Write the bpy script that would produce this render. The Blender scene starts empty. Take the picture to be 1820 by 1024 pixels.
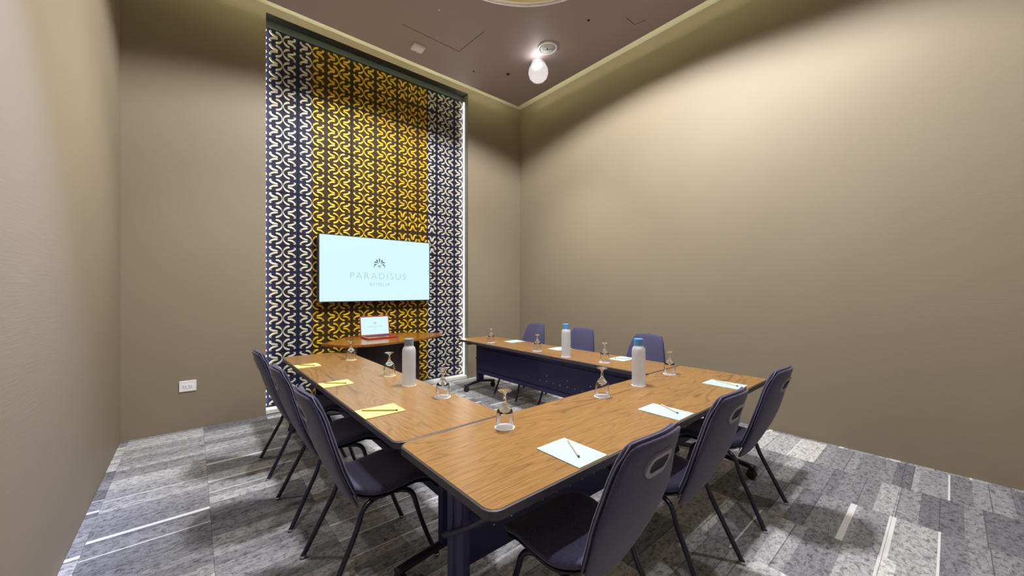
import bpy, bmesh, math, random
from mathutils import Vector, Matrix
random.seed(7)
scene = bpy.context.scene
COL = scene.collection
PI = math.pi

# ------------------------------------------------------------------ camera, world, exposure, big lights
TH = 0.865
cam_d = bpy.data.cameras.new('camera'); cam = bpy.data.objects.new('camera', cam_d); COL.objects.link(cam)
cam.location = (0, 0, 1.45); cam.rotation_euler = (PI/2, 0, TH - PI/2)
cam_d.sensor_width = 36; cam_d.lens = 36*666.3/1820; cam_d.shift_y = 3/1820; cam_d.clip_start = .02
scene.camera = cam
w = bpy.data.worlds.new('world'); scene.world = w; w.use_nodes = True
w.node_tree.nodes['Background'].inputs[0].default_value = (.6, .6, .7, 1)
w.node_tree.nodes['Background'].inputs[1].default_value = 0.02
vs = scene.view_settings
vs.view_transform = 'Standard'; vs.look = 'None'; vs.gamma = 1; vs.use_curve_mapping = False
vs.exposure = 0.33

XL, XR, YB, YF = -.524, 4.561, 5.132, -1.7      # room
ZC, ZU = 4.58, 4.74                              # dropped panel, upper ceiling
DX, DY, DR = 2.074, 2.214, 1.12                  # round recess

def light(name, kind, loc, power, color, size=.1, rot=(0,0,0), **kw):
    d = bpy.data.lights.new(name, kind); d.energy = power; d.color = color
    o = bpy.data.objects.new(name, d); COL.objects.link(o); o.location = loc; o.rotation_euler = rot
    if kind == 'AREA': d.size = size
    else: d.shadow_soft_size = size
    for k, v in kw.items(): setattr(d, k, v)
    return o
WARM = (1, .90, .76); COOL = (.80, .86, 1)
for i in range(3):                               # three bulbs up inside the round ceiling recess
    a = PI/2 + i*2*PI/3
    light('recess_bulb', 'SPOT', (DX + .16*math.cos(a), DY + .16*math.sin(a), 4.87), 255, (1, .985, .985), .07, (0, 0, 0), spot_size=math.radians(152), spot_blend=.22)
# downlights in the dropped ceiling (one in view, its companions beyond the frame)
def aim(o, p):
    o.rotation_euler = (Vector(p)-o.location).to_track_quat('-Z', 'Y').to_euler()
light('downlight_beam', 'SPOT', (3.60, 3.66, 4.29), 130, (1, .98, .96), .06, (0, 0, 0), spot_size=math.radians(84), spot_blend=.7)
light('downlight_beam', 'SPOT', (3.15, .60, 4.50), 120, (.98, .98, 1), .06, (0, 0, 0), spot_size=math.radians(150), spot_blend=.5)
light('downlight_beam', 'SPOT', (.75, .60, 4.50), 110, (1, .97, .92), .06, (0, 0, 0), spot_size=math.radians(150), spot_blend=.5)
light('downlight_beam', 'SPOT', (.50, 3.66, 4.50), 110, (1, .97, .93), .06, (0, 0, 0), spot_size=math.radians(84), spot_blend=.7)
aim(light('added_blue_spot', 'SPOT', (.70, .75, 4.50), 800, (.42, .53, 1), .06, (0, 0, 0), spot_size=math.radians(29), spot_blend=1.0), (-.52, 2.35, 1.75))  # added spot, stands for no known lamp; tints the left wall blue

# ------------------------------------------------------------------ helpers
def tag(o, label=None, cat=None, group=None, kind=None):
    if label: o['label'] = label
    if cat: o['category'] = cat
    if group: o['group'] = group
    if kind: o['kind'] = kind
    return o
def empty(name, loc=(0,0,0), rz=0, parent=None):
    o = bpy.data.objects.new(name, None); COL.objects.link(o); o.location = loc; o.rotation_euler = (0,0,rz)
    o.empty_display_size = .05
    if parent: o.parent = parent
    return o
def obj(name, bm, mats, parent=None, smooth=False, loc=None, bevel=0, sub=0, angle=40):
    if isinstance(bm, bpy.types.Mesh): me = bm
    else:
        bmesh.ops.recalc_face_normals(bm, faces=bm.faces)
        me = bpy.data.meshes.new(name); bm.to_mesh(me); bm.free()
        for m in (mats if isinstance(mats, (list, tuple)) else [mats]): me.materials.append(m)
        if smooth: me.polygons.foreach_set('use_smooth', [True]*len(me.polygons))
    o = bpy.data.objects.new(name, me); COL.objects.link(o)
    if parent: o.parent = parent
    if loc is not None: o.location = loc
    if bevel:
        b = o.modifiers.new('bevel', 'BEVEL'); b.width = bevel; b.segments = 2; b.limit_method = 'ANGLE'; b.angle_limit = math.radians(angle)
    if sub:
        s = o.modifiers.new('sub', 'SUBSURF'); s.levels = sub; s.render_levels = sub
    return o
def copy_tree(o, parent=None):
    c = o.copy(); COL.objects.link(c)
    if parent is not None: c.parent = parent
    for ch in list(o.children): copy_tree(ch, c)
    return c
def box(bm, x0, x1, y0, y1, z0, z1, mi=0):
    v = [bm.verts.new((x, y, z)) for z in (z0, z1) for y in (y0, y1) for x in (x0, x1)]
    for f in ((0,1,3,2),(4,6,7,5),(0,4,5,1),(1,5,7,3),(3,7,6,2),(2,6,4,0)):
        bm.faces.new([v[i] for i in f]).material_index = mi
    return v
def bx(*a): bm = bmesh.new(); box(bm, *a); return bm
def lathe(prof, n=32, bm=None, c=(0,0,0), mi=0):
    bm = bm or bmesh.new(); rings = []
    for r, z in prof:
        if r < 1e-6: rings.append([bm.verts.new((c[0], c[1], c[2]+z))])
        else: rings.append([bm.verts.new((c[0]+r*math.cos(2*PI*i/n), c[1]+r*math.sin(2*PI*i/n), c[2]+z)) for i in range(n)])
    for a, b in zip(rings, rings[1:]):
        for i in range(n):
            j = (i+1) % n
            if len(a) == 1 and len(b) == 1: continue
            vs_ = [a[0], b[j], b[i]] if len(a) == 1 else ([a[i], a[j], b[0]] if len(b) == 1 else [a[i], a[j], b[j], b[i]])
            bm.faces.new(vs_).material_index = mi
    return bm
def smooth_path(pts, n=5):
    P = [Vector(p) for p in pts]; out = []
    for i in range(len(P)-1):
        p0 = P[max(i-1,0)]; p1 = P[i]; p2 = P[i+1]; p3 = P[min(i+2,len(P)-1)]
        for k in range(n):
            t = k/n
            out.append(.5*((2*p1)+(-p0+p2)*t+(2*p0-5*p1+4*p2-p3)*t*t+(-p0+3*p1-3*p2+p3)*t**3))
    out.append(P[-1]); return out
def tube(path, r, n=10, bm=None, flat=1.0, caps=True):
    bm = bm or bmesh.new(); rings = []; up = None
    rs = r if isinstance(r, (list, tuple)) else [r]*len(path)
    for i, p in enumerate(path):
        t = (path[min(i+1,len(path)-1)] - path[max(i-1,0)]).normalized()
        if up is None:
            up = Vector((0,0,1)) if abs(t.z) < .9 else Vector((0,1,0))
        s = t.cross(up).normalized(); u = s.cross(t).normalized(); up = u
        rings.append([bm.verts.new(p + s*rs[i]*math.cos(2*PI*k/n) + u*rs[i]*flat*math.sin(2*PI*k/n)) for k in range(n)])
    for a, b in zip(rings, rings[1:]):
        for k in range(n): bm.faces.new((a[k], a[(k+1)%n], b[(k+1)%n], b[k]))
    if caps: bm.faces.new(rings[0][::-1]); bm.faces.new(rings[-1])
    return bm
def rrect(w, d, r, n=6):
    pts = []
    for cx, cy, a0 in ((w/2-r, d/2-r, 0), (-w/2+r, d/2-r, PI/2), (-w/2+r, -d/2+r, PI), (w/2-r, -d/2+r, 1.5*PI)):
        for k in range(n+1):
            a = a0 + k/n*PI/2; pts.append((cx+r*math.cos(a), cy+r*math.sin(a)))
    return pts
def prism(pts, z0, z1, bm=None, mi=0):
    bm = bm or bmesh.new()
    a = [bm.verts.new((x, y, z0)) for x, y in pts]; b = [bm.verts.new((x, y, z1)) for x, y in pts]
    n = len(pts)
    bm.faces.new(a[::-1]).material_index = mi; bm.faces.new(b).material_index = mi
    for i in range(n): bm.faces.new((a[i], a[(i+1)%n], b[(i+1)%n], b[i])).material_index = mi
    return bm

# ------------------------------------------------------------------ materials
class NT:
    def __init__(s, name):
        s.m = bpy.data.materials.new(name); s.m.use_nodes = True; s.t = s.m.node_tree
        s.b = s.t.nodes['Principled BSDF']
    def n(s, typ, **kw):
        nd = s.t.nodes.new(typ)
        for k, v in kw.items():
            if k.startswith('i_'):
                key = k[2:].replace('_', ' ')
                key = int(key) if key.isdigit() else key
                if isinstance(v, bpy.types.NodeSocket): s.t.links.new(v, nd.inputs[key])
                else: nd.inputs[key].default_value = v
            else: setattr(nd, k, v)
        return nd
    def link(s, a, b): s.t.links.new(a, b)
    def math(s, op, a, b=0.0, c=0.0):
        nd = s.t.nodes.new('ShaderNodeMath'); nd.operation = op
        for i, v in enumerate((a, b, c)):
            if isinstance(v, bpy.types.NodeSocket): s.t.links.new(v, nd.inputs[i])
            else: nd.inputs[i].default_value = v
        return nd.outputs[0]
    def ramp(s, fac, stops, interp='LINEAR'):
        nd = s.t.nodes.new('ShaderNodeValToRGB'); s.t.links.new(fac, nd.inputs[0]); cr = nd.color_ramp; cr.interpolation = interp
        while len(cr.elements) < len(stops): cr.elements.new(.5)
        for e, (p, c) in zip(cr.elements, stops): e.position = p; e.color = (*c, 1)
        return nd.outputs[0]
    def mix(s, fac, a, b, mode='MIX'):
        nd = s.t.nodes.new('ShaderNodeMix'); nd.data_type = 'RGBA'; nd.blend_type = mode
        for i, v in ((0, fac), (6, a), (7, b)):
            if isinstance(v, bpy.types.NodeSocket): s.t.links.new(v, nd.inputs[i])
            else: nd.inputs[i].default_value = (*v, 1) if isinstance(v, tuple) else v
        return nd.outputs[2]
    def bump(s, h, strength=.2, dist=.01):
        nd = s.n('ShaderNodeBump'); nd.inputs['Strength'].default_value = strength; nd.inputs['Distance'].default_value = dist
        s.link(h, nd.inputs['Height']); s.link(nd.outputs[0], s.b.inputs['Normal'])
    def set(s, **kw):
        for k, v in kw.items():
            k = k.replace('_', ' ')
            if isinstance(v, bpy.types.NodeSocket): s.link(v, s.b.inputs[k])
            elif isinstance(v, tuple): s.b.inputs[k].default_value = (*v, 1)
            else: s.b.inputs[k].default_value = v
        return s.m
def S(r, g, b):     # sRGB 0-255 to linear
    f = lambda c: (c/255/12.92) if c/255 <= .04045 else ((c/255+.055)/1.055)**2.4
    return (f(r), f(g), f(b))
def plain(name, col, rough=.5, metal=0, nscale=40, namt=.08, bump=0, spec=.5):
    t = NT(name); co = t.n('ShaderNodeTexCoord')
    nz = t.n('ShaderNodeTexNoise', i_Vector=co.outputs['Object'], i_Scale=float(nscale), i_Detail=4.0)
    c = t.mix(nz.outputs[0], tuple(x*(1-namt) for x in col), tuple(min(1, x*(1+namt)) for x in col))
    t.set(Base_Color=c, Roughness=rough, Metallic=metal, Specular_IOR_Level=spec)
    if bump: t.bump(nz.outputs[0], bump, .003)
    return t.m
def emit(name, col, strength):
    t = NT(name); t.set(Base_Color=(0,0,0), Emission_Color=col, Emission_Strength=strength, Roughness=.4); return t.m
def wall_mat():
    t = NT('taupe_wall_paint'); g = t.n('ShaderNodeNewGeometry')
    a = t.n('ShaderNodeTexNoise', i_Vector=g.outputs['Position'], i_Scale=1.3, i_Detail=3.0)
    mp = t.n('ShaderNodeMapping', i_Vector=g.outputs['Position']); mp.inputs['Scale'].default_value = (3, 3, 60)
    b = t.n('ShaderNodeTexNoise', i_Vector=mp.outputs[0], i_Scale=2.0, i_Detail=5.0)
    c = t.mix(a.outputs[0], (.222, .180, .126), (.250, .204, .146))
    c = t.mix(t.math('MULTIPLY', b.outputs[0], .25), c, (.19, .153, .105))
    t.set(Base_Color=c, Roughness=.58, Specular_IOR_Level=.30)
    t.bump(b.outputs[0], .12, .004); return t.m
M = {}
M['wall'] = wall_mat()
M['ceil'] = plain('brown_ceiling_paint', (.35, .275, .27), .6, nscale=2, namt=.06)
M['cove'] = plain('cream_cove_paint', (.80, .81, .62), .7, nscale=3, namt=.04)
M['cream'] = plain('cream_recess_paint', (.62, .56, .42), .6, nscale=3, namt=.04)
M['header'] = plain('grey_green_header_board', (.05, .065, .055), .45, nscale=20)
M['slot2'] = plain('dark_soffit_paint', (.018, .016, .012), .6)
M['reveal'] = plain('grey_green_reveal', (.13, .14, .11), .5)
M['black'] = plain('satin_black_metal', (.011, .010, .030), .38, nscale=60, spec=.5)
M['navy'] = plain('dark_navy_steel', (.010, .008, .072), .42, nscale=30, namt=.15)
M['tube'] = plain('dark_chair_leg_enamel', (.010, .009, .032), .26, nscale=30, spec=.6)
M['chrome'] = plain('chrome', (.65, .65, .68), .18, 1.0)
M['white'] = plain('white_plastic', (.75, .75, .76), .4)
M['greyplastic'] = plain('grey_handle_plastic', (.24, .22, .28), .45)
M['piping'] = plain('grey_blue_piping', (.11, .11, .17), .6)
M['slot'] = plain('dark_handle_slot', (.01, .009, .03), .8)
M['paper_blue'] = plain('pale_mint_paper', (.44, .62, .58), .75, nscale=200, namt=.02)
M['paper_yellow_light'] = plain('paper_painted_yellow_light', (.66, .60, .24), .75, nscale=200, namt=.02)  # yellow light over the left table, painted into the paper colour
M['plinth'] = plain('white_stone_plinth', (.70, .70, .68), .4)
M['rubber'] = plain('black_rubber', (.01, .01, .012), .7)
M['red'] = plain('red_laptop_shell', (.30, .028, .020), .35, nscale=80)
M['keys'] = plain('dark_red_keyboard', (.05, .012, .015), .5)
M['pencil_w'] = plain('pale_pencil_lacquer', (.62, .48, .42), .4)
M['pencil_y'] = plain('yellow_pencil_lacquer', (.42, .33, .03), .4)
M['pencil_tip'] = plain('dark_pencil_end', (.05, .04, .05), .5)
M['podium'] = plain('dark_brown_podium_panel', (.020, .009, .008), .45, nscale=8)
M['bezel'] = plain('navy_black_bezel', (.01, .015, .045), .3)
M['mot_ivory'] = plain('ivory_pearl_relief', (.56, .51, .40), .4, .15, nscale=60, namt=.1)
M['mot_yellow_light'] = plain('ivory_relief_painted_light', (.66, .42, .014), .38, .25, nscale=60, namt=.15)  # ivory relief with the yellow light zone painted into its colour
M['led_white'] = emit('white_led_strip', (1, .97, .90), 20)
M['led_cove'] = emit('warm_led_cove_strip', (1, .97, .68), 22)
M['led_dome'] = emit('yellow_led_ring', (1, .85, .36), 3)
M['bulb'] = emit('downlight_bulb', (1, .98, .95), 40)
def fabric():
    t = NT('charcoal_blue_fabric'); co = t.n('ShaderNodeTexCoord')
    mp = t.n('ShaderNodeMapping', i_Vector=co.outputs['Object']); mp.inputs['Scale'].default_value = (60, 60, 420)
    a = t.n('ShaderNodeTexNoise', i_Vector=mp.outputs[0], i_Scale=1.6, i_Detail=3.0)
    b = t.n('ShaderNodeTexNoise', i_Vector=co.outputs['Object'], i_Scale=6.0, i_Detail=3.0)
    c = t.ramp(a.outputs[0], [(.3, (.024, .022, .068)), (.7, (.076, .072, .150))])
    c = t.mix(t.math('MULTIPLY', b.outputs[0], .5), c, (.038, .035, .090))
    t.set(Base_Color=c, Roughness=.85, Specular_IOR_Level=.3, Sheen_Weight=.25)
    t.bump(a.outputs[0], .35, .001); return t.m
M['fabric'] = fabric()
def wood(name, c1, c2, c3, rough=.28):
    t = NT(name); co = t.n('ShaderNodeTexCoord')
    mp = t.n('ShaderNodeMapping', i_Vector=co.outputs['Object']); mp.inputs['Scale'].default_value = (.9, 6.5, 1.0)
    big = t.n('ShaderNodeTexNoise', i_Vector=mp.outputs[0], i_Scale=.9, i_Detail=1.5, i_Distortion=.5)
    rings = t.math('FRACT', t.math('MULTIPLY', big.outputs[0], 15.0))
    line = t.ramp(rings, [(0, (1,1,1)), (.10, (.3,.3,.3)), (.45, (0,0,0)), (.85, (.15,.15,.15)), (1, (1,1,1))])
    mp2 = t.n('ShaderNodeMapping', i_Vector=co.outputs['Object']); mp2.inputs['Scale'].default_value = (6, 170, 1)
    fine = t.n('ShaderNodeTexNoise', i_Vector=mp2.outputs[0], i_Scale=1.2, i_Detail=4.0, i_Distortion=.3)
    c = t.ramp(fine.outputs[0], [(.3, c1), (.7, c2)])
    msk = t.ramp(t.n('ShaderNodeTexNoise', i_Vector=mp.outputs[0], i_Scale=.7, i_Detail=2.0).outputs[0], [(.35, (0,0,0)), (.65, (1,1,1))])
    f = t.math('MULTIPLY', t.math('MULTIPLY', line, t.math('ADD', t.math('MULTIPLY', msk, .6), .3)), .75)
    c = t.mix(f, c, c3)
    t.set(Base_Color=c, Roughness=rough, Specular_IOR_Level=.5)
    t.bump(fine.outputs[0], .05, .001); return t.m
M['wood'] = wood('teak_laminate', (.225, .112, .033), (.38, .205, .068), (.065, .025, .009))
M['wood_red'] = wood('reddish_podium_veneer', (.19, .068, .012), (.29, .115, .022), (.10, .03, .006), .22)
def edge_mat():
    return plain('dark_table_edge_bumper', (.045, .036, .045), .5, nscale=80, namt=.2)
M['edge'] = edge_mat()
def carpet():
    t = NT('grey_plank_print_carpet'); g = t.n('ShaderNodeNewGeometry'); sp = t.n('ShaderNodeSeparateXYZ', i_0=g.outputs['Position'])
    T = .553
    x = t.math('DIVIDE', t.math('ADD', sp.outputs[0], .465), T)
    xt = t.math('FLOOR', x)
    # printed strips run along x, each tile column has its own strip rhythm
    wn = t.n('ShaderNodeTexWhiteNoise', noise_dimensions='1D', i_W=xt)
    yo = t.math('ADD', t.math('DIVIDE', sp.outputs[1], .185), t.math('MULTIPLY', wn.outputs[0], 3.0))
    ys = t.math('FLOOR', yo); fy = t.math('FRACT', yo)
    cmb = t.n('ShaderNodeCombineXYZ', i_X=xt, i_Y=ys)
    r1 = t.n('ShaderNodeTexWhiteNoise', noise_dimensions='2D', i_Vector=cmb.outputs[0])
    # second split of each strip, at a random cut
    cut = t.math('GREATER_THAN', fy, t.math('ADD', t.math('MULTIPLY', r1.outputs[0], .6), .3))
    cmb2 = t.n('ShaderNodeCombineXYZ', i_X=t.math('ADD', xt, 31.7), i_Y=t.math('ADD', ys, t.math('MULTIPLY', cut, 57.3)))
    r2 = t.n('ShaderNodeTexWhiteNoise', noise_dimensions='2D', i_Vector=cmb2.outputs[0])
    # larger patches keep neighbouring strips alike
    cmb3 = t.n('ShaderNodeCombineXYZ', i_X=xt, i_Y=t.math('FLOOR', t.math('DIVIDE', yo, 3.0)))
    r3 = t.n('ShaderNodeTexWhiteNoise', noise_dimensions='2D', i_Vector=cmb3.outputs[0])
    tone = t.math('ADD', t.math('MULTIPLY', r2.outputs[0], .45), t.math('MULTIPLY', r3.outputs[0], .55))
    base = t.ramp(tone, [(.15, (.17, .172, .195)), (.40, (.28, .282, .305)), (.65, (.44, .44, .46)), (.88, (.60, .595, .60))])
    mp = t.n('ShaderNodeMapping', i_Vector=g.outputs['Position']); mp.inputs['Scale'].default_value = (7, 11, 1)
    vein = t.n('ShaderNodeTexNoise', i_Vector=mp.outputs[0], i_Scale=3.6, i_Detail=9.0, i_Roughness=.78, i_Distortion=.7)
    vf = t.ramp(vein.outputs[0], [(.40, (.40,.40,.41)), (.47, (.86,.86,.86)), (.58, (1.18,1.18,1.18))])
    gr = t.n('ShaderNodeTexNoise', i_Vector=g.outputs['Position'], i_Scale=170.0, i_Detail=3.0, i_Roughness=.8)
    gf = t.ramp(gr.outputs[0], [(.3, (.62,.62,.62)), (.7, (1.3,1.3,1.3))])
    c = t.mix(1.0, base, vf, 'MULTIPLY'); c = t.mix(1.0, c, gf, 'MULTIPLY')
    # thin pale or dark lines at some strip boundaries
    near = t.math('LESS_THAN', fy, .055)
    white = t.math('MULTIPLY', near, t.math('GREATER_THAN', r1.outputs[0], .74))
    wide = t.math('MULTIPLY', t.math('LESS_THAN', fy, .17), t.math('GREATER_THAN', r1.outputs[0], .90))
    c = t.mix(t.math('MAXIMUM', white, wide), c, (.66, .66, .67))
    near2 = t.math('LESS_THAN', fy, .028)
    c = t.mix(t.math('MULTIPLY', t.math('MULTIPLY', near2, t.math('LESS_THAN', r1.outputs[0], .62)), .75), c, (.07, .07, .08))
    t.set(Base_Color=c, Roughness=.95, Specular_IOR_Level=.1)
    t.bump(gr.outputs[0], .5, .003); return t.m
M['carpet'] = carpet()
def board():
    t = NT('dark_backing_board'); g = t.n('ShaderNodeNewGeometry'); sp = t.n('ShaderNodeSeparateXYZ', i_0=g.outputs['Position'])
    yellow_zone = t.math('MULTIPLY', t.math('GREATER_THAN', sp.outputs[0], 1.16), t.math('LESS_THAN', sp.outputs[0], 2.775))  # brown middle zone: yellow light on the board put into its colour
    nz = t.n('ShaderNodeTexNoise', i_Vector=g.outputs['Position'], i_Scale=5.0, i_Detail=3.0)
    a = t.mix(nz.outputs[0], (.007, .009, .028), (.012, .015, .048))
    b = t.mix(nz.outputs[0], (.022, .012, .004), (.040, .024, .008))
    t.set(Base_Color=t.mix(yellow_zone, a, b), Roughness=.62, Specular_IOR_Level=.22); return t.m
M['board'] = board()
def glass():
    t = NT('clear_glass'); t.set(Base_Color=(1,1,1), Roughness=.0, Transmission_Weight=1.0, IOR=1.48); return t.m
M['glass'] = glass()
def thin_glass():
    t = NT('thin_glass_wall'); out = t.t.nodes['Material Output']
    tr = t.n('ShaderNodeBsdfTransparent', i_Color=(.97, .97, .98, 1)); gl = t.n('ShaderNodeBsdfGlossy', i_Roughness=.03)
    fr = t.n('ShaderNodeLayerWeight', i_Blend=.28); f = t.math('MULTIPLY', fr.outputs['Fresnel'], .75)
    mx = t.n('ShaderNodeMixShader'); t.link(f, mx.inputs[0]); t.link(tr.outputs[0], mx.inputs[1]); t.link(gl.outputs[0], mx.inputs[2])
    t.link(mx.outputs[0], out.inputs[0]); t.t.nodes.remove(t.b); return t.m
M['thin'] = thin_glass()
def frosted():
    t = NT('frosted_bottle_plastic'); co = t.n('ShaderNodeTexCoord')
    nz = t.n('ShaderNodeTexNoise', i_Vector=co.outputs['Object'], i_Scale=12.0)
    c = t.mix(nz.outputs[0], (.82, .86, .93), (.88, .92, .98)); out = t.t.nodes['Material Output']
    df = t.n('ShaderNodeBsdfDiffuse', i_Color=c); tl = t.n('ShaderNodeBsdfTranslucent', i_Color=c); tr = t.n('ShaderNodeBsdfTransparent', i_Color=(.95, .97, 1, 1)); gl = t.n('ShaderNodeBsdfGlossy', i_Roughness=.35)
    def mx(f, a, b):
        m_ = t.n('ShaderNodeMixShader'); m_.inputs[0].default_value = f; t.link(a, m_.inputs[1]); t.link(b, m_.inputs[2]); return m_.outputs[0]
    t.link(mx(.06, mx(.30, mx(.55, df.outputs[0], tl.outputs[0]), tr.outputs[0]), gl.outputs[0]), out.inputs[0]); t.t.nodes.remove(t.b); return t.m
M['frost'] = frosted()
M['cap_blue'] = plain('blue_bottle_cap', (.09, .30, .62), .45)
M['cap_painted_cast'] = plain('blue_cap_painted_cast', (.20, .26, .30), .45)  # blue cap, greyed to carry the yellow light cast in its colour
def coaster():
    t = NT('white_printed_coaster'); co = t.n('ShaderNodeTexCoord'); sp = t.n('ShaderNodeSeparateXYZ', i_0=co.outputs['Object'])
    r = t.math('SQRT', t.math('ADD', t.math('POWER', sp.outputs[0], 2.0), t.math('POWER', sp.outputs[1], 2.0)))
    a = t.math('ARCTAN2', sp.outputs[1], sp.outputs[0])
    ring = t.math('MULTIPLY', t.math('GREATER_THAN', r, .036), t.math('LESS_THAN', r, .043))
    dots = t.math('GREATER_THAN', t.math('SINE', t.math('MULTIPLY', a, 22.0)), .1)
    sect = t.math('GREATER_THAN', t.math('SINE', t.math('MULTIPLY', a, 2.0)), -.5)
    c = t.mix(t.math('MULTIPLY', t.math('MULTIPLY', ring, t.math('MULTIPLY', dots, sect)), .6), (.82,.82,.84), (.30,.36,.55))
    t.set(Base_Color=c, Roughness=.8); return t.m
M['coaster'] = coaster()
M['coaster_yellow_light'] = plain('coaster_painted_yellow_light', (.80, .74, .45), .8)  # white coaster with yellow light painted into its colour
M['screen'] = emit('lit_screen', (.68, .93, .97), .80)
M['ink_dark'] = emit('screen_logo_teal', (.045, .17, .16), .7)
M['ink_grey'] = emit('screen_letter_grey', (.44, .60, .61), .73)
M['ink_pale'] = emit('screen_letter_pale', (.52, .72, .74), .73)

# ------------------------------------------------------------------ room shell
def struct(o, label=None): o['kind'] = 'structure'; return o
floor = struct(obj('floor', bx(XL-.2, XR+.2, YF-.2, YB+.4, -.12, -.006), M['carpet']))
T = .553
tile_cache = {}
nx = int((XR-XL)/T)+2; x0 = -.465 - T; y0 = .8 - T*5
def tile_mesh(w_, d_):
    k = (round(w_, 4), round(d_, 4))
    if k not in tile_cache:
        bm = bmesh.new(); g_ = .0002; e = .0006
        v = [bm.verts.new(p) for p in ((g_,g_,0),(w_-g_,g_,0),(w_-g_,d_-g_,0),(g_,d_-g_,0))]
        u = [bm.verts.new(p) for p in ((g_+e,g_+e,.0062),(w_-g_-e,g_+e,.0062),(w_-g_-e,d_-g_-e,.0062),(g_+e,d_-g_-e,.0062))]
        bm.faces.new(u); bm.faces.new(v[::-1])
        for i in range(4): bm.faces.new((v[i], v[(i+1)%4], u[(i+1)%4], u[i]))
        me = bpy.data.meshes.new('carpet_tile'); bm.to_mesh(me); bm.free(); me.materials.append(M['carpet']); tile_cache[k] = me
    return tile_cache[k]
i = 0
while x0 + i*T < XR:
    j = 0
    while y0 + j*T < YB + .15:
        a0 = max(x0+i*T, XL+.001); a1 = min(x0+(i+1)*T, XR-.001); b0 = max(y0+j*T, YF+.001); b1 = y0+(j+1)*T
        b1 = min(b1, YB-.001)
        if a1-a0 > .01 and b1-b0 > .01:
            obj('carpet_tile', tile_mesh(a1-a0, b1-b0), None, floor, loc=(a0, b0, -.0062))
        j += 1
    i += 1
struct(obj('wall_left', bx(XL-.2, XL, YF-.2, YB+.4, -.12, 5.4), M['wall']))
struct(obj('wall_right', bx(XR, XR+.2, YF-.2, YB+.4, -.12, 5.4), M['wall']))
struct(obj('wall_front', bx(XL, XR, YF-.2, YF, -.12, 5.4), M['wall']))
AX0, AX1, AZ = .645, 3.43, 4.652
bm = bmesh.new()
box(bm, XL, AX0, YB, YB+.4, -.12, 5.4); box(bm, AX1, XR, YB, YB+.4, -.12, 5.4); box(bm, AX0, AX1, YB, YB+.4, AZ, 5.4)
box(bm, AX0, AX1, YB+.19, YB+.4, -.12, AZ)
struct(obj('wall_back', bm, M['wall']))

def plate_hole(x0, x1, y0, y1, z0, z1, cx, cy, r, n=96):
    bm = bmesh.new()
    def ring(z): return [bm.verts.new((cx+r*math.cos(2*PI*k/n), cy+r*math.sin(2*PI*k/n), z)) for k in range(n)]
    def edgep(z):
        out = []
        for k in range(n):
            a = 2*PI*k/n; c, s = math.cos(a), math.sin(a)
            ts = []
            if c > 1e-9: ts.append((x1-cx)/c)
            if c < -1e-9: ts.append((x0-cx)/c)
            if s > 1e-9: ts.append((y1-cy)/s)
            if s < -1e-9: ts.append((y0-cy)/s)
            t_ = min(ts); out.append([cx+t_*c, cy+t_*s])
        for X, Y in ((x0,y0),(x1,y0),(x0,y1),(x1,y1)):       # snap the nearest sample to each corner
            k = min(range(n), key=lambda q: (out[q][0]-X)**2+(out[q][1]-Y)**2); out[k] = [X, Y]
        return [bm.verts.new((p[0], p[1], z)) for p in out]
    A, B, C_, D = ring(z0), edgep(z0), ring(z1), edgep(z1)
    for k in range(n):
        j = (k+1) % n
        bm.faces.new((A[k], A[j], B[j], B[k])); bm.faces.new((C_[k], D[k], D[j], C_[j]))
        bm.faces.new((A[k], C_[k], C_[j], A[j])); bm.faces.new((B[k], B[j], D[j], D[k]))
    return bm
ceiling = struct(obj('ceiling', plate_hole(XL, XR, YF, YB, ZU, ZU+.1, DX, DY, DR+.22), M['cove']))
GP = .325
drop = obj('dropped_panel', plate_hole(XL+GP, XR-GP, YF+GP, YB-GP, ZC, ZC+.035, DX, DY, DR), M['ceil'], ceiling)
# LED strips lying on top of the panel, hidden from below
bm = bmesh.new(); e = GP+.05; zz = ZC+.037
box(bm, XL+e, XR-e, YB-e-.02, YB-e, zz, zz+.012); box(bm, XL+e, XR-e, YF+e, YF+e+.02, zz, zz+.012)
box(bm, XR-e-.02, XR-e, YF+e+.03, YB-e-.03, zz, zz+.012); box(bm, XL+e, XL+e+.02, YF+e+.03, YB-e-.03, zz, zz+.012)
obj('led_strip', bm, M['led_cove'], ceiling)
dome = obj('dome_recess', lathe([(DR, ZC+.001), (DR, ZC+.06), (DR+.17, ZC+.062), (DR+.18, ZC+.30), (DR, ZC+.50), (DR*.7, ZC+.64), (DR*.35, ZC+.70), (0, ZC+.72)], 96, c=(DX, DY, 0)), M['cream'], ceiling, smooth=False)
obj('led_ring', lathe([(DR+.10, ZC+.07), (DR+.13, ZC+.07), (DR+.13, ZC+.085), (DR+.10, ZC+.085), (DR+.10, ZC+.07)], 96, c=(DX, DY, 0)), M['led_dome'], ceiling)
# access hatches, as thin recessed joints around flush lids
def joint(a, b):
    a, b = Vector(a), Vector(b); d = (b-a).normalized(); n_ = Vector((-d.y, d.x))*.003; bm = bmesh.new()
    prism([(a+n_)[:], (a-n_)[:], (b-n_)[:], (b+n_)[:]], ZC-.0012, ZC, bm); obj('hatch_joint', bm, M['slot'], ceiling)
joint((1.88, 4.20), (2.66, 4.20)); joint((2.663, 4.20), (2.69, 3.67)); joint((3.80, 2.43), (3.97, 2.43)); joint((3.973, 2.43), (4.0, 2.30))
for x, y, r in ((3.069, 4.447, .012), (3.488, 4.181, .022), (3.5, 2.737, .014), (2.10, 3.72, .009)):
    obj('pinhole', lathe([(0, -.004), (r, -.004), (r*1.2, 0)], 16, c=(x, y, ZC)), M['slot'] if r != .009 else M['white'], ceiling)

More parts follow.
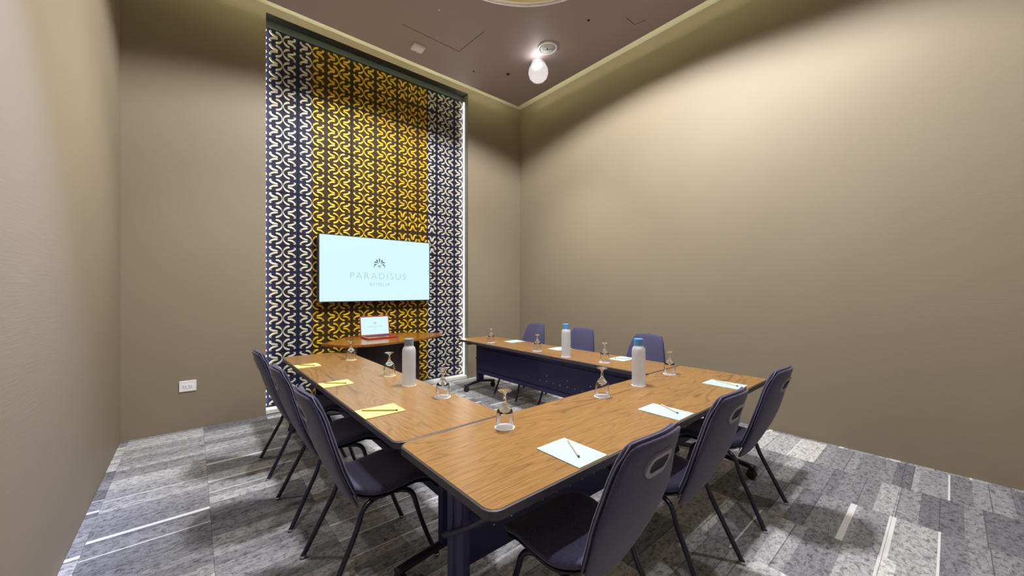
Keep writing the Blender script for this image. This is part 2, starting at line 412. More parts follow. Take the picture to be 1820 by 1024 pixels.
# ------------------------------------------------------------------ decorative feature wall in the alcove
PY = 5.28
fw = empty('feature_wall', ((AX0+AX1)/2, PY, 0))
tag(fw, 'tall dark wall panel in the alcove with ivory scroll reliefs, yellow light painted mid-panel', 'wall panel')
FX = fw.location.x
H_ = .0805
def stroke(bm, pts, ws, fx, mi=0, n=4, hgt=.014):
    P = smooth_path([(p[0], p[1], 0) for p in pts], n)
    W = smooth_path([(q, 0, 0) for q in ws], n); W = [q.x for q in W]
    rings = []
    for i, p in enumerate(P):
        t_ = (P[min(i+1, len(P)-1)] - P[max(i-1, 0)]).normalized(); s = Vector((-t_.y, t_.x, 0))
        ww = W[i] * (.6 if i in (0, len(P)-1) else 1)
        ring = []
        for a, h in ((-1, 0), (-.78, 1), (0, .45), (.78, 1), (1, 0)):
            q = p + s*ww*a
            ring.append(bm.verts.new(fx(q.x, q.y, h*hgt*min(1, ww/.09)+.0)))
        rings.append(ring)
    for a, b in zip(rings, rings[1:]):
        for k in range(4): bm.faces.new((a[k], a[k+1], b[k+1], b[k])).material_index = mi
    for r_ in (rings[0], rings[-1]): bm.faces.new(r_).material_index = mi
def half(bm, fx, mi):
    cres = [(.10,.765),(.36,.73),(.66,.55),(.89,.22),(.89,-.22),(.66,-.55),(.36,-.73),(.10,-.765)]
    stroke(bm, cres, [.13,.155,.135,.06,.06,.135,.155,.13], fx, mi)
    for s in (1, -1):
        f = [(.36,.12*s),(.10,.16*s),(-.20,.22*s),(-.44,.36*s),(-.62,.50*s),(-.67,.64*s),(-.56,.72*s),(-.44,.62*s)]
        stroke(bm, f, [.11,.14,.15,.13,.10,.075,.065,.065], fx, mi)
def pair_mesh(mats, rot=False, only=None, clip=None):
    bm = bmesh.new()
    def fl(u, v, h):
        x, z = (u-1)*H_, v*H_
        return (x, -h, z) if not rot else (z, -h, x)
    def fr(u, v, h):
        x, z = (1-u)*H_, v*H_
        return (x, -h, z) if not rot else (z, -h, x)
    if only != 'R': half(bm, fl, 0)
    if only != 'L': half(bm, fr, 1 if len(mats) > 1 else 0)
    if clip is not None:
        bmesh.ops.bisect_plane(bm, geom=bm.verts[:]+bm.edges[:]+bm.faces[:], plane_co=(clip,0,0), plane_no=(1,0,0), clear_inner=True)
    bmesh.ops.recalc_face_normals(bm, faces=bm.faces)
    me = bpy.data.meshes.new('scroll_motif'); bm.to_mesh(me); bm.free()
    for m in mats: me.materials.append(M[m])
    me.polygons.foreach_set('use_smooth', [True]*len(me.polygons))
    return me
PM = {k: pair_mesh(v) for k, v in {'II': ['mot_ivory'], 'GG': ['mot_yellow_light'], 'IG': ['mot_ivory', 'mot_yellow_light'], 'GI': ['mot_yellow_light', 'mot_ivory']}.items()}
PM['L'] = pair_mesh(['mot_ivory'], only='L'); PM['RG'] = pair_mesh(['mot_yellow_light'], rot=True); PM['RI'] = pair_mesh(['mot_ivory'], rot=True)
sl0 = .531; PM['S'] = pair_mesh(['mot_ivory'], only='R', clip=AX0+.002-sl0)
xs = [AX0+.002, .996, 1.641, 2.286, 2.931, AX1-.012]
zs = [.052+.6447*k for k in range(8)]
for ci in range(5):
    for ri in range(7):
        xa, xb, za, zb = xs[ci], xs[ci+1], zs[ri], zs[ri+1]
        g_ = .0025
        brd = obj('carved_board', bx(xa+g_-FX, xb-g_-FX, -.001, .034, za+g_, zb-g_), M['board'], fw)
        def put(me, cx, cz):
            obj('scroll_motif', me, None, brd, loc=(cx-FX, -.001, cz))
        rz_ = [za + .6447*(k+.5)/4 for k in range(4)]
        if ci == 3 and ri in (3, 6):
            for q in range(4):
                for zc in (za+.6447/4, za+.6447*3/4): put(PM['RG' if q < 3 else 'RI'], xa+.0806+q*.16125, zc)
            continue
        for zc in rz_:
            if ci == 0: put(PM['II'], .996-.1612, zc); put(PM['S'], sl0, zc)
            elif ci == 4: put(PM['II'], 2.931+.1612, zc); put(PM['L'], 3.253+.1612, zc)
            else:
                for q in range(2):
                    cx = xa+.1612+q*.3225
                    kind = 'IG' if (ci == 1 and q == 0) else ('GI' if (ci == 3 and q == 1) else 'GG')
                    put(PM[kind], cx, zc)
ztop = zs[-1]
obj('header_board', bx(AX0+.001-FX, AX1-.003-FX, -.012, .034, ztop+.004, AZ-.005), M['header'], fw)
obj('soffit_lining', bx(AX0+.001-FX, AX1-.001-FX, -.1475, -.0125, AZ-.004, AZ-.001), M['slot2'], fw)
obj('reveal_lining', bx(AX1-.0025-FX, AX1-.0005-FX, -.1475, .034, .0505, AZ-.006), M['reveal'], fw)
obj('plinth', bx(AX0+.001-FX, AX1-.001-FX, -.12, .034, .0005, .048), M['plinth'], fw, bevel=.004)
for s, xx in ((0, AX0+.002), (1, AX1-.007)):
    o = obj('led_strip', bx(xx-FX, xx+.004-FX, -.036, -.016, .06, AZ-.1), M['led_white'], fw)

# ------------------------------------------------------------------ television
def text_mesh(body, size, offset=0.0, spacing=1.0):
    c = bpy.data.curves.new('lettering', 'FONT'); c.body = body; c.size = size; c.align_x = 'CENTER'; c.offset = offset
    c.space_character = spacing; c.resolution_u = 4
    o = bpy.data.objects.new('tmp', c); COL.objects.link(o)
    dg = bpy.context.evaluated_depsgraph_get(); dg.update()
    me = bpy.data.meshes.new_from_object(o.evaluated_get(dg)); bpy.data.objects.remove(o); bpy.data.curves.remove(c)
    return me
def letters(parent, mat, body, size, loc, thin, spacing, rot=(PI/2, 0, 0)):
    me = text_mesh(body, size, thin, spacing); me.materials.clear(); me.materials.append(mat)
    o = obj('lettering', me, None, parent, loc=loc); o.rotation_euler = rot; return o
def logo(parent, cx, cz, s, y, mat):
    bm = bmesh.new()
    def petal(x0, z0, x1, z1, wd, curve=0):
        a = Vector((x0, z0)); b = Vector((x1, z1)); d = (b-a); n_ = Vector((-d.y, d.x)).normalized(); L_ = []; R_ = []
        for k in range(9):
            t_ = k/8; p = a + d*t_ + n_*curve*math.sin(PI*t_); ww = wd*(math.sin(PI*min(1, t_**1.7*.93+.03)))
            L_.append(p+n_*ww); R_.append(p-n_*ww)
        bm.faces.new([bm.verts.new((cx+p.x*s, y, cz+p.y*s)) for p in L_+R_[::-1]])
    petal(0, .02, 0, .86, .12)
    for q in (-1, 1):
        petal(.12*q, .02, .52*q, .66, .11, -.05*q); petal(.2*q, -.12, .95*q, .14, .12, .14*q); petal(.3*q, -.22, .93*q, -.52, .12, .16*q)
        petal(.8*q, -.50, .86*q, -.82, .05, .10*q)
    for k in range(8):
        a0, a1 = PI*(.15+.7*k/8), PI*(.15+.7*(k+1)/8)
        bm.faces.new([bm.verts.new((cx+r*math.cos(a)*s, y, cz+(-.72+r*math.sin(a))*s)) for r, a in ((.27,a0),(.37,a0),(.37,a1),(.27,a1))])
    bm.faces.new([bm.verts.new((cx+.1*math.cos(a)*s, y, cz+(-.66+.09*math.sin(a))*s)) for a in [2*PI*k/10 for k in range(10)]])
    obj('logo', bm, mat, parent)
TX0, TX1, TZ0, TZ1, TY = 1.203, 2.748, 1.290, 2.162, 5.15
tv = empty('television', ((TX0+TX1)/2, 5.2, TZ0)); TXm = tv.location.x
tag(tv, 'large flat television on the patterned wall showing a pale blue logo screen', 'television')
tz = TZ1-TZ0; tw = (TX1-TX0)/2
bz = .009
bm = bmesh.new()
box(bm, -tw, tw, -.05, .03, 0, bz); box(bm, -tw, tw, -.05, .03, tz-bz, tz); box(bm, -tw, -tw+bz, -.05, .03, bz, tz-bz); box(bm, tw-bz, tw, -.05, .03, bz, tz-bz)
obj('bezel', bm, M['bezel'], tv)
obj('back_cover', bx(-tw+bz, tw-bz, -.035, .03, bz, tz-bz), M['bezel'], tv)
obj('wall_bracket', bx(-.25, .25, .03, .062, .2, .65), M['black'], tv)
scr = obj('screen', bx(-tw+bz, tw-bz, -.046, -.036, bz, tz-bz), M['screen'], tv)
logo(scr, .0, .525, .082, -.0468, M['ink_dark'])
letters(scr, M['ink_grey'], 'PARADISUS', .128, (-.005, -.0468, .305), -.0026, 1.28)
letters(scr, M['ink_grey'], 'BY', .060, (-.098, -.0468, .212), -.0004, 1.25); letters(scr, M['ink_grey'], 'MELI\u00c1', .060, (.052, -.0468, .212), -.0004, 1.25)
for q in (.45, .50): obj('status_mark', bx(tw-.03, tw-.022, -.0472, -.0462, tz*q, tz*q+.012), M['ink_dark'], tv)

# ------------------------------------------------------------------ wall socket, ceiling fittings
so = empty('wall_socket', (-.037, YB, .454)); tag(so, 'white double wall socket plate low on the brown wall left of the patterned panel', 'socket')
obj('plate', bx(-.068, .068, -.010, 0, -.056, .056), M['white'], so, bevel=.003)
for q in (-.022, .022):
    s_ = obj('outlet', bx(q-.019, q+.019, -.0125, -.009, -.019, .019), M['white'], so, bevel=.002)
    bm = bmesh.new(); box(bm, q-.010, q-.007, -.0132, -.0124, -.008, .006); box(bm, q+.006, q+.009, -.0132, -.0124, -.008, .006)
    obj('slot', bm, M['slot'], s_)
vt = empty('ceiling_vent', (3.495, 3.394, ZC)); tag(vt, 'round white ceiling air vent with concentric rings beside the bright lamp', 'air vent')
obj('backing', lathe([(0, -.002), (.115, -.002), (.115, 0)], 32), M['navy'], vt)
bm = bmesh.new()
lathe([(.13, 0), (.128, -.012), (.105, -.014), (.103, -.001)], 40, bm)
obj('rim', bm, M['white'], vt, smooth=True)
for r in (.025, .045, .065, .085):
    obj('ring', lathe([(r-.008, -.022+r*.08), (r, -.024+r*.08), (r+.006, -.006), (r, -.003), (r-.008, -.022+r*.08)], 36), M['white'], vt, smooth=True)
lp = empty('ceiling_lamp', (3.62, 3.69, ZC)); tag(lp, 'bright round white ceiling lamp near the far right corner of the ceiling', 'lamp')
obj('base', lathe([(0, 0), (.10, 0), (.10, -.02), (.09, -.03), (0, -.03)], 32), M['white'], lp, smooth=False)
obj('globe', lathe([(.06, -.03), (.105, -.05), (.13, -.10), (.135, -.155), (.12, -.21), (.085, -.25), (.04, -.268), (0, -.272)], 36), M['white'], lp, smooth=True)
t = NT('lit_opal_globe'); t.set(Base_Color=(.8,.8,.82), Emission_Color=(.95,.93,1), Emission_Strength=.42, Roughness=.3); M['opal'] = t.m
lp.children[1].data.materials[0] = M['opal']
bl = obj('bulb', lathe([(0, .035), (.02, .032), (.034, .018), (.038, 0), (.034, -.018), (.02, -.032), (0, -.035)], 20), M['bulb'], lp, smooth=True, loc=(-.10, -.075, -.115))
dt = empty('ceiling_detector', (2.21, 4.459, ZC)); tag(dt, 'small square white detector box on the ceiling above the television', 'detector')
obj('case', prism(rrect(.15, .13, .012, 3), -.035, 0), M['white'], dt, bevel=.006)
obj('face_plate', prism(rrect(.12, .10, .01, 3), -.039, -.035), M['white'], dt)

# ------------------------------------------------------------------ lectern desk with laptop
ds = empty('podium_desk', (1.90, 4.72, 0)); tag(ds, 'dark wooden desk with a pointed oval top under the television', 'desk')
pts = []
front = [(-.78,-.06),(-.60,-.36),(-.30,-.45),(.06,-.40),(.46,-.29),(.80,-.02)]
back = [(.80,.02),(.56,.28),(.30,.44),(-.05,.50),(-.32,.44),(-.55,.20),(-.78,-.04)]
F1 = [(p.x, p.y) for p in smooth_path([(a, b, 0) for a, b in front], 6)]; B1 = [(p.x, p.y) for p in smooth_path([(a, b, 0) for a, b in back], 6)]
pts = F1 + B1
obj('desktop', prism(pts, .803, .832), M['wood_red'], ds, bevel=.003)
bpts = [(-.42,.30)] + [(-.42+.80*k/12, -.16-.10*math.sin(PI*k/12)) for k in range(13)] + [(.38,.30)]
obj('front_panel', prism(bpts, .06, .803), M['podium'], ds)
obj('base', prism([(x*1.04, y*1.04) for x, y in bpts], .0005, .06), M['podium'], ds, bevel=.003)
lt = empty('laptop', (1.83, 4.78, .8325), 0); tag(lt, 'red laptop standing open on the desk under the television', 'laptop')
obj('base', prism(rrect(.385, .26, .012, 4), .002, .020), M['red'], lt, bevel=.002)
kb = obj('keyboard', bx(-.165, .165, -.02, .105, .0195, .0212), M['keys'], lt)
bm = bmesh.new()
for r in range(5):
    for c in range(13): box(bm, -.16+c*.0248, -.16+c*.0248+.021, -.015+r*.0236, -.015+r*.0236+.020, .0212, .0226)
tag(obj('keys', bm, M['rubber'], kb), kind='stuff')
obj('touchpad', bx(-.05, .05, -.115, -.04, .0198, .0206), M['keys'], lt)
lid = obj('lid', bx(-.192, .192, 0, .010, 0, .262), M['red'], lt, bevel=.002, loc=(0, .128, .014)); lid.rotation_euler = (-.16, 0, 0)
ls = obj('screen', bx(-.180, .180, -.0012, .001, .018, .247), M['screen'], lid)
logo(ls, 0, .165, .018, -.0018, M['ink_dark'])
letters(ls, M['ink_grey'], 'PARADISUS', .030, (0, -.0018, .110), 0, 1.3)
letters(ls, M['ink_grey'], 'BY', .013, (-.022, -.0018, .080), 0, 1.2); letters(ls, M['ink_grey'], 'MELI\u00c1', .013, (.011, -.0018, .080), 0, 1.2)
obj('hinge', tube([Vector((-.15, .128, .018)), Vector((.15, .128, .018))], .007, 8), M['red'], lt)

# ------------------------------------------------------------------ tables
def caster_bm(x, y):
    bm = bmesh.new()
    for s in (-.016, .016):
        r_ = lathe([(0, -.010), (.026, -.010), (.033, -.006), (.033, .006), (.026, .010), (0, .010)], 16)
        bmesh.ops.rotate(r_, verts=r_.verts, cent=(0,0,0), matrix=Matrix.Rotation(PI/2, 3, 'Y'))
        bmesh.ops.translate(r_, verts=r_.verts, vec=(x+s, y, .034))
        me = bpy.data.meshes.new('t'); r_.to_mesh(me); r_.free(); bm.from_mesh(me); bpy.data.meshes.remove(me)
    box(bm, x-.024, x+.024, y-.022, y+.022, .040, .068); box(bm, x-.009, x+.009, y-.009, y+.009, .060, .100)
    return bm
def make_table(L, W, panel_y, legx0=.11, legx1=.11, leg_y=0.0):
    t = empty('conference_table')
    obj('tabletop', prism(rrect(L-.016, W-.016, .045), .708, .7405), M['wood'], t)
    bm = bmesh.new(); o_ = rrect(L-.002, W-.002, .052); i_ = rrect(L-.018, W-.018, .044)
    n = len(o_); V = [[bm.verts.new((x, y, z)) for x, y in P_] for P_, z in ((i_, .7395), (o_, .736), (o_, .706), (i_, .704))]
    for a, b in zip(V, V[1:]+V[:1]):
        for k in range(n): bm.faces.new((a[k], a[(k+1)%n], b[(k+1)%n], b[k]))
    obj('edge_band', bm, M['edge'], t, smooth=False)
    pt, pb = .690, .255
    bm = bmesh.new(); xa, xb = -L/2+legx0+.03, L/2-legx1-.03
    box(bm, xa, xb, panel_y-.002, panel_y+.002, pb, pt)
    # folded lips, top and bottom, on the inner face
    box(bm, xa, xb, panel_y-.002, panel_y+.022, pt-.012, pt); box(bm, xa, xb, panel_y+.002, panel_y+.014, pb, pb+.05)
    box(bm, xa, xb, panel_y+.002, panel_y+.010, pt-.10, pt-.085)
    pn = obj('modesty_panel', bm, M['navy'], t, bevel=.0015)
    bm = bmesh.new(); x = xa+.2; k = 0
    while x < xb-.15:
        for zz_ in ((.38,) if k % 3 else (.38, .45)):
            for s in (-1, 1):
                y = panel_y + s*.0035; box(bm, x-.0035, x+.0035, y-.0018, y+.0018, zz_-.0035, zz_+.0035)
        k += 1; x += .105
    tag(obj('rivets', bm, M['chrome'], pn), kind='stuff')
    obj('under_beam', bx(-L/2+legx0, L/2-legx1, leg_y-.03, leg_y+.03, .665, .703), M['navy'], t, bevel=.003)
    for lx in (-L/2+legx0, L/2-legx1):
        sgn = -1 if lx < 0 else 1
        bm = bmesh.new()
        for s in (-.034, .034): 
            p_ = prism([(lx+a*.9, leg_y+s+b*.72) for a, b in rrect(.05, .065, .016, 4)], .115, .665); 
            me = bpy.data.meshes.new('t'); p_.to_mesh(me); p_.free(); bm.from_mesh(me); bpy.data.meshes.remove(me)
        box(bm, lx-.014, lx+.014, leg_y-.03, leg_y+.03, .12, .66)
        lg = obj('leg', bm, M['navy'], t)
        obj('bracket', bx(lx-.03, lx+.03, leg_y-.22, leg_y+.22, .668, .7035), M['black'], t, bevel=.004)
        pts_ = smooth_path([(lx+sgn*.034, leg_y+.05, .455), (lx+sgn*.038, leg_y+.02, .470), (lx+sgn*.038, leg_y-.13, .570), (lx+sgn*.036, leg_y-.27, .680)], 3)
        lv = obj('tilt_lever', tube(pts_, .013, 8, flat=.8), M['black'], t, smooth=True)
        hw = W/2-.03
        path = smooth_path([(lx, -hw, .088), (lx, -hw*.5, .108), (lx, leg_y, .120), (lx, hw*.5, .108), (lx, hw, .088)], 5)
        obj('foot_beam', tube(path, .024, 10, flat=.8), M['black'], t, smooth=True)
        for s in (-1, 1):
            obj('caster', caster_bm(lx, s*(hw-.025)), M['rubber'], t)
    return t
# near table: long axis along x; sitters on the -y side, so the panel is a little towards +y
nt_ = make_table(2.77, .712, .06, .10, .22, -.01)
nt_.location = (.715+2.77/2, .942+.356, 0)
tag(nt_, 'nearest wooden conference table closing the bottom of the U, dark rounded edge', 'table', 'conference tables set in a U')
lt_ = make_table(2.90, .650, -.06, .075, .22, 0); lt_.rotation_euler = (0,0,PI/2); lt_.location = (.712+.325, 1.658+1.45, 0)
tag(lt_, 'wooden conference table on the left with notepads in painted yellow light', 'table', 'conference tables set in a U')
rt_ = make_table(2.97, .580, .06, .22, .16, 0); rt_.rotation_euler = (0,0,PI/2); rt_.location = (2.905+.290, 1.658+1.485, 0)
tag(rt_, 'wooden conference table along the right wall with its navy panel facing the middle', 'table', 'conference tables set in a U')

# ------------------------------------------------------------------ chairs (local: faces +y, rear feet on y=0)
def slab(f, nu, nv, thick, closed_round=.35):
    """f(u,v)->(centre point, normal); u,v in 0..1"""
    bm = bmesh.new(); G = []
    for side in (1, -1):
        g_ = []
        for j in range(nv+1):
            row = []
            for i_ in range(nu+1):
                p, nrm = f(i_/nu, j/nv)
                ed = (i_ in (0, nu)) or (j in (0, nv))
                row.append(bm.verts.new(p + nrm*side*thick*(.35 if ed else .5)))
            g_.append(row)
        G.append(g_)
    for s, g_ in enumerate(G):
        for j in range(nv):
            for i_ in range(nu):
                q = (g_[j][i_], g_[j][i_+1], g_[j+1][i_+1], g_[j+1][i_]); bm.faces.new(q if s == 0 else q[::-1])
    A, B = G
    ring = [(0, i_) for i_ in range(nu)] + [(j, nu) for j in range(nv)] + [(nv, i_) for i_ in range(nu, 0, -1)] + [(j, 0) for j in range(nv, 0, -1)]
    for k in range(len(ring)):
        (j0, i0), (j1, i1) = ring[k], ring[(k+1) % len(ring)]
        bm.faces.new((A[j0][i0], B[j0][i0], B[j1][i1], A[j1][i1]))
    return bm
def interp(tab, t):
    for (a, va), (b, vb) in zip(tab, tab[1:]):
        if t <= b: return va + (vb-va)*((t-a)/(b-a) if b > a else 0)
    return tab[-1][1]
BW = [(0, .120), (.06, .145), (.18, .180), (.35, .214), (.48, .232), (.58, .232), (.75, .208), (.90, .183), (.97, .170), (1, .155)]
def back_pt(u, v, off=0.0, shrink=0.0, vb=.0):
    v = vb + (1-vb)*v
    wd = interp(BW, v) - shrink
    z = .355 + (.968-shrink-.355)*v
    y = .165 - .245*v - .035*math.sin(PI*min(1, v*1.25))*.6 + .012*v*v
    x = (u-.5)*2*wd
    y += -.028*(1-(2*u-1)**2)*(.5+.5*v) + .028   # dished
    # top edge arcs slightly lower at the ends
    if v > .93: z -= .012*abs(2*u-1)**3
    n = Vector((0, 1, .40)).normalized()
    return Vector((x, y, z)) + n*off, n
def seat_pt(u, v):
    y = .115 + .455*v
    wd = interp([(0, .150), (.1, .185), (.3, .218), (.6, .228), (.85, .222), (.95, .205), (1, .18)], v)
    z = .452 - .020*math.sin(PI*min(1, v*1.5)) - .10*max(0, v-.72)**1.5*3 + .03*max(0, .22-v)*4 + .012*(2*u-1)**2
    return Vector(((u-.5)*2*wd, y, z)), Vector((0, 0, 1))
def make_chair():
    c = empty('conference_chair')
    obj('backrest', slab(lambda u, v: back_pt(u, v, .014, .004, .12), 8, 12, .026), M['fabric'], c, smooth=True, sub=1)
    sh = obj('back_shell', slab(lambda u, v: back_pt(u, v, -.010, 0), 8, 14, .020), M['fabric'], c, smooth=True, sub=1)
    # piping between the two layers
    pth = []
    for k in range(0, 15): pth.append(back_pt(0, .1+k/14*.9, .001, -.001)[0])
    for k in range(1, 9): pth.append(back_pt(k/8, 1, .001, -.001)[0])
    for k in range(13, -1, -1): pth.append(back_pt(1, .1+k/14*.9, .001, -.001)[0])
    obj('piping', tube(pth, .0030, 6), M['piping'], c, smooth=True)
    # hand hole with its ring, on the rear face
    cpt, n = back_pt(.5, .835, -.021); n2 = Vector((0, -1, -.40)).normalized()
    R_ = Matrix(((1,0,0), tuple(Vector((0, .40, -1)).normalized()*-1 if False else Vector((0, -.37, .93))), tuple(n2))).transposed()
    def ring3(pts2, h):
        out = []
        for x, y in pts2:
            p, _ = back_pt(.5 + x/.36, .835 + y/.57, -.0205 - h); p.x = x; out.append(p)
        return out
    o1 = rrect(.156, .084, .040, 6); i1 = rrect(.116, .050, .024, 6)
    bm = bmesh.new(); n_ = len(o1)
    V = [[bm.verts.new(p) for p in q] for q in (ring3(o1, -.004), ring3([(x*.98, y*.97) for x, y in o1], .0075), ring3(i1, .0075), ring3(i1, -.004))]
    for a, b in zip(V, V[1:]):
        for k in range(n_): bm.faces.new((a[k], a[(k+1)%n_], b[(k+1)%n_], b[k]))
    hd = obj('handle', bm, M['greyplastic'], sh, smooth=False)
    bm = bmesh.new(); bm.faces.new([bm.verts.new(p) for p in ring3(i1, .0042)]); obj('hand_slot', bm, M['slot'], sh)
    obj('seat', slab(seat_pt, 8, 10, .045), M['fabric'], c, smooth=True, sub=1)
    obj('seat_pan', slab(lambda u, v: ((lambda p: (Vector((p.x*.93, p.y*.97+.006, p.z-.031)), Vector((0,0,1))))(seat_pt(u, v)[0])), 6, 8, .012), M['tube'], c, smooth=True)
    for s in (-1, 1):
        rear = [(.150*s, .30, .405), (.178*s, .225, .402), (.192*s, .175, .375), (.200*s, .145, .30), (.212*s, .075, .16), (.225*s, .0, .010)]
        obj('leg', tube(smooth_path(rear, 5), [.013]*26, 10), M['tube'], c, smooth=True)
        fr = [(.150*s, .30, .405), (.182*s, .385, .402), (.195*s, .43, .375), (.202*s, .455, .30), (.212*s, .50, .16), (.225*s, .560, .010)]
        obj('leg', tube(smooth_path(fr, 5), [.013]*26, 10), M['tube'], c, smooth=True)
        for y in (0, .560): obj('foot_cap', lathe([(0, .0008), (.015, .0008), (.016, .012), (.013, .016)], 12, c=(.225*s, y, 0)), M['chrome'], c, smooth=True)
    for y in (.25, .36): obj('cross_bar', tube([Vector((-.168, y, .403)), Vector((.168, y, .403))], .009, 8), M['tube'], c)
    return c
GL, GR, GN = 'chairs along the left table', 'chairs along the right wall', 'chairs at the near table'
CH = [((.44, 3.60), -PI/2, 'farthest dark fabric chair on the left, its back overlapping the patterned wall', GL),
      ((.45, 2.80), -PI/2, 'middle dark fabric chair of the three along the left table', GL),
      ((.455, 2.05), -PI/2, 'nearest dark fabric chair on the left with its whole seat showing', GL),
      ((1.215, .70), 0, 'largest and nearest grey chair, its back with an oval hand hole', GN),
      ((1.99, .72), 0, 'middle blue-grey chair of the three at the near table', GN),
      ((2.825, .725), 0, 'blue-grey chair at the right end of the near table, brown wall behind it', GN),
      ((3.72, 3.86), PI/2, 'farthest grey chair behind the right table, by the room corner', GR),
      ((3.72, 3.02), PI/2, 'grey chair behind the right table, just right of the far blue-capped bottle', GR),
      ((3.72, 2.13), PI/2, 'grey chair behind the right table, partly behind the nearer blue-capped bottle', GR)]
ch0 = make_chair()
for k, ((x, y), rz, lab, grp) in enumerate(CH):
    c = ch0 if k == 0 else copy_tree(ch0)
    c.location = (x, y, 0); c.rotation_euler = (0, 0, rz); tag(c, lab, 'chair', grp)

# ------------------------------------------------------------------ tableware
TZ = .7407
gob = empty('water_glass')
obj('bowl', lathe([(.0455, 0), (.0462, .001), (.0455, .002), (.0452, .045), (.0438, .070), (.0425, .078)], 40), M['thin'], gob, smooth=True)
obj('stem', lathe([(0, .112), (.010, .108), (.024, .094), (.0395, .078), (.0432, .078), (.038, .088), (.026, .106), (.014, .120), (.0075, .130), (.0068, .136), (.0095, .142), (.0065, .149), (.0062, .162), (.0080, .171), (.016, .178), (.034, .1835), (.0375, .1855), (.037, .1875), (0, .1885)], 40), M['glass'], gob, smooth=True)
GLS = [((1.224, 1.494), 'upturned stemmed glass nearest the camera, at the joint of the near and left tables', 0),
       ((2.070, 1.507), 'upturned stemmed glass in the middle of the near table', 0),
       ((3.054, 1.541), 'upturned stemmed glass on the near table, just right of the nearer blue-capped bottle', 0),
       ((1.259, 2.182), 'upturned stemmed glass on the left table, right of the grey-capped bottle', 0),
       ((1.236, 3.009), 'upturned stemmed glass on the left table, left of the grey-capped bottle', 1),
       ((1.218, 3.934), 'upturned stemmed glass at the far end of the left table before the desk', 1),
       ((3.065, 2.202), 'upturned stemmed glass on the right table between the two blue-capped bottles', 0),
       ((3.038, 3.113), 'upturned stemmed glass on the right table, left of the far blue-capped bottle', 0),
       ((3.050, 4.012), 'upturned stemmed glass at the far end of the right table', 0)]
cm = {}
for q in (0, 1):
    bm = lathe([(0, 0), (.052, 0), (.0525, .0012), (.052, .0024), (0, .0024)], 40)
    o = obj('coaster', bm, M['coaster' if not q else 'coaster_yellow_light']); cm[q] = o.data; bpy.data.objects.remove(o)
def put_coaster(x, y, q, lab, grp='paper coasters'):
    o = bpy.data.objects.new('coaster', cm[q]); COL.objects.link(o); o.location = (x, y, TZ+.0002); o.rotation_euler = (0, 0, x*3+y)
    tag(o, lab, 'coaster', grp)
CL = ['white paper coaster nearest the camera, under the closest upturned glass', 'white paper coaster under the glass in the middle of the near table',
      'white paper coaster under the glass at the right of the near table', 'white paper coaster under the glass right of the grey-capped bottle',
      'paper coaster with painted yellow light under the glass left of the grey-capped bottle', 'paper coaster with painted yellow light under the far glass of the left table',
      'white paper coaster under the glass between the two blue-capped bottles', 'white paper coaster under the glass left of the far blue-capped bottle',
      'white paper coaster under the far end glass of the right table']
for k, ((x, y), lab, q) in enumerate(GLS):
    c = gob if k == 0 else copy_tree(gob)
    c.location = (x, y, TZ+.0030); tag(c, lab, 'glass', 'upturned water glasses'); put_coaster(x, y, q, CL[k])
BT = [((1.223, 2.614), 'frosted water bottle on the left table, cap greyed by painted yellow light', 'cap_painted_cast', 1, 'paper coaster with painted yellow light under the grey-capped bottle'),
      ((2.520, 1.508), 'frosted water bottle with a blue cap on the near table', 'cap_blue', 0, 'white paper coaster under the bottle on the near table'),
      ((3.015, 2.654), 'frosted water bottle with a blue cap on the right table', 'cap_blue', 0, 'white paper coaster under the bottle on the right table')]
bprof = [(0, .0), (.044, .0), (.0478, .004), (.0485, .015), (.0485, .240), (.0475, .262), (.042, .278), (.033, .287), (.031, .292), (.031, .300), (0, .300)]
for (x, y), lab, cap, q, cl in BT:
    b = empty('water_bottle', (x, y, TZ+.0030)); tag(b, lab, 'bottle', 'frosted water bottles')
    obj('bottle_body', lathe(bprof, 40), M['frost'], b, smooth=True, bevel=0)
    obj('cap', lathe([(0, .300), (.0335, .294), (.0345, .297), (.0345, .340), (.033, .343), (0, .343)], 40), M[cap], b, smooth=False)
    put_coaster(x, y, q, cl)
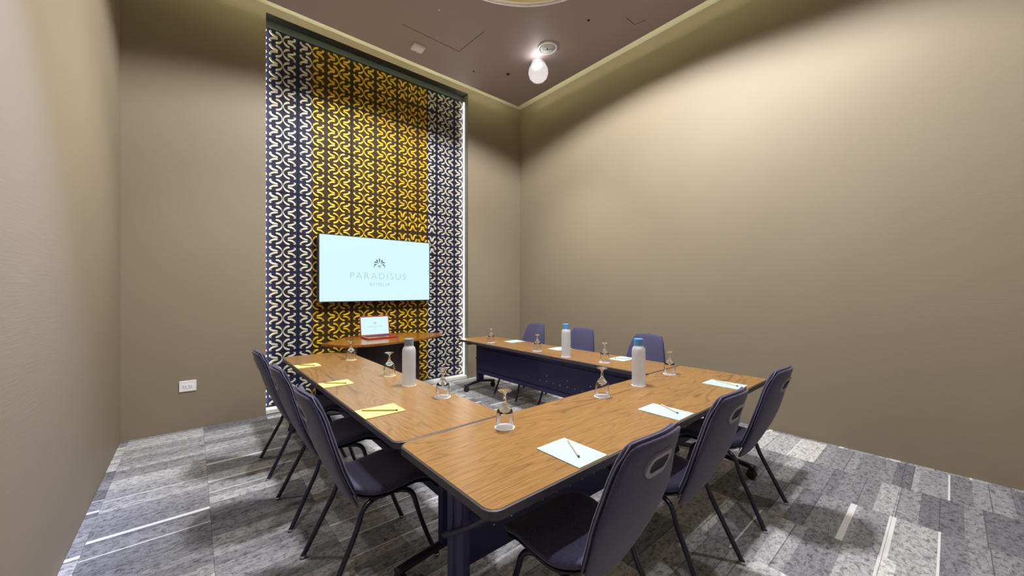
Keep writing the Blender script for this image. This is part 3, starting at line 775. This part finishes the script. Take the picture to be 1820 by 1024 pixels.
# notepads and pencils
def P3(p): return p
PADS = [((1.165, 1.350), (.955, 1.200), 'b', (1.335, 1.165), (1.235, 1.015), 'mint notepad nearest the camera, beside the largest grey chair', 'pale pencil lying on the nearest mint notepad'),
        ((2.000, 2.180), (.955, 1.205), 'b', (2.187, 1.165), (2.100, 1.010), 'mint notepad in the middle of the near table', 'pale pencil on the mint notepad in the middle of the near table'),
        ((2.935, 3.115), (.975, 1.228), 'b', (3.09, 1.19), (3.02, 1.01), 'mint notepad at the right end of the near table', 'pale pencil on the mint notepad at the right end of the near table'),
        ((.716, .952), (2.075, 2.255), 'y', (.745, 2.225), (.91, 2.095), 'notepad with painted yellow light, nearest of the three on the left table', 'yellow pencil on the nearest notepad of the left table'),
        ((.716, .930), (2.925, 3.092), 'y', (.75, 3.07), (.88, 2.95), 'notepad with painted yellow light in the middle of the left table', 'yellow pencil on the middle notepad of the left table'),
        ((.716, .914), (3.800, 3.985), 'y', (.75, 3.96), (.86, 3.83), 'notepad with painted yellow light, farthest away on the left table', 'yellow pencil on the farthest notepad of the left table'),
        ((3.235, 3.470), (3.800, 3.980), 'b', None, None, 'mint notepad at the far end of the right table', ''),
        ((3.235, 3.470), (2.960, 3.140), 'b', None, None, 'mint notepad partly behind the far blue-capped bottle', ''),
        ((3.235, 3.470), (2.100, 2.280), 'b', (3.40, 2.13), (3.29, 2.24), 'mint notepad on the right table beside the nearer blue-capped bottle', 'pencil on the mint notepad beside the nearer blue-capped bottle')]
for (xa, xb), (ya, yb), k, p0, p1, lab, pl in PADS:
    o = obj('notepad', bx(-(xb-xa)/2, (xb-xa)/2, -(yb-ya)/2, (yb-ya)/2, 0, .0035), M['paper_blue' if k == 'b' else 'paper_yellow_light'], None, loc=((xa+xb)/2, (ya+yb)/2, TZ+.0002), bevel=.0006)
    tag(o, lab, 'notepad', 'notepads on the tables')
    if p0:
        a, b = Vector(p0), Vector(p1); d = b-a; L_ = d.length
        pc = empty('pencil', (a.x, a.y, TZ+.0037+.0040), math.atan2(d.y, d.x)); tag(pc, pl, 'pencil', 'pencils on the notepads')
        X = Vector((1, 0, 0))
        obj('shaft', tube([X*.014, X*(L_-.010)], .0043, 6), M['pencil_w' if k == 'b' else 'pencil_y'], pc)
        obj('point', tube([X*0, X*.014], [.0005, .0036], 6), M['pencil_tip'], pc)
        obj('end_cap', tube([X*(L_-.010), X*L_], .0040, 8), M['pencil_tip'], pc)
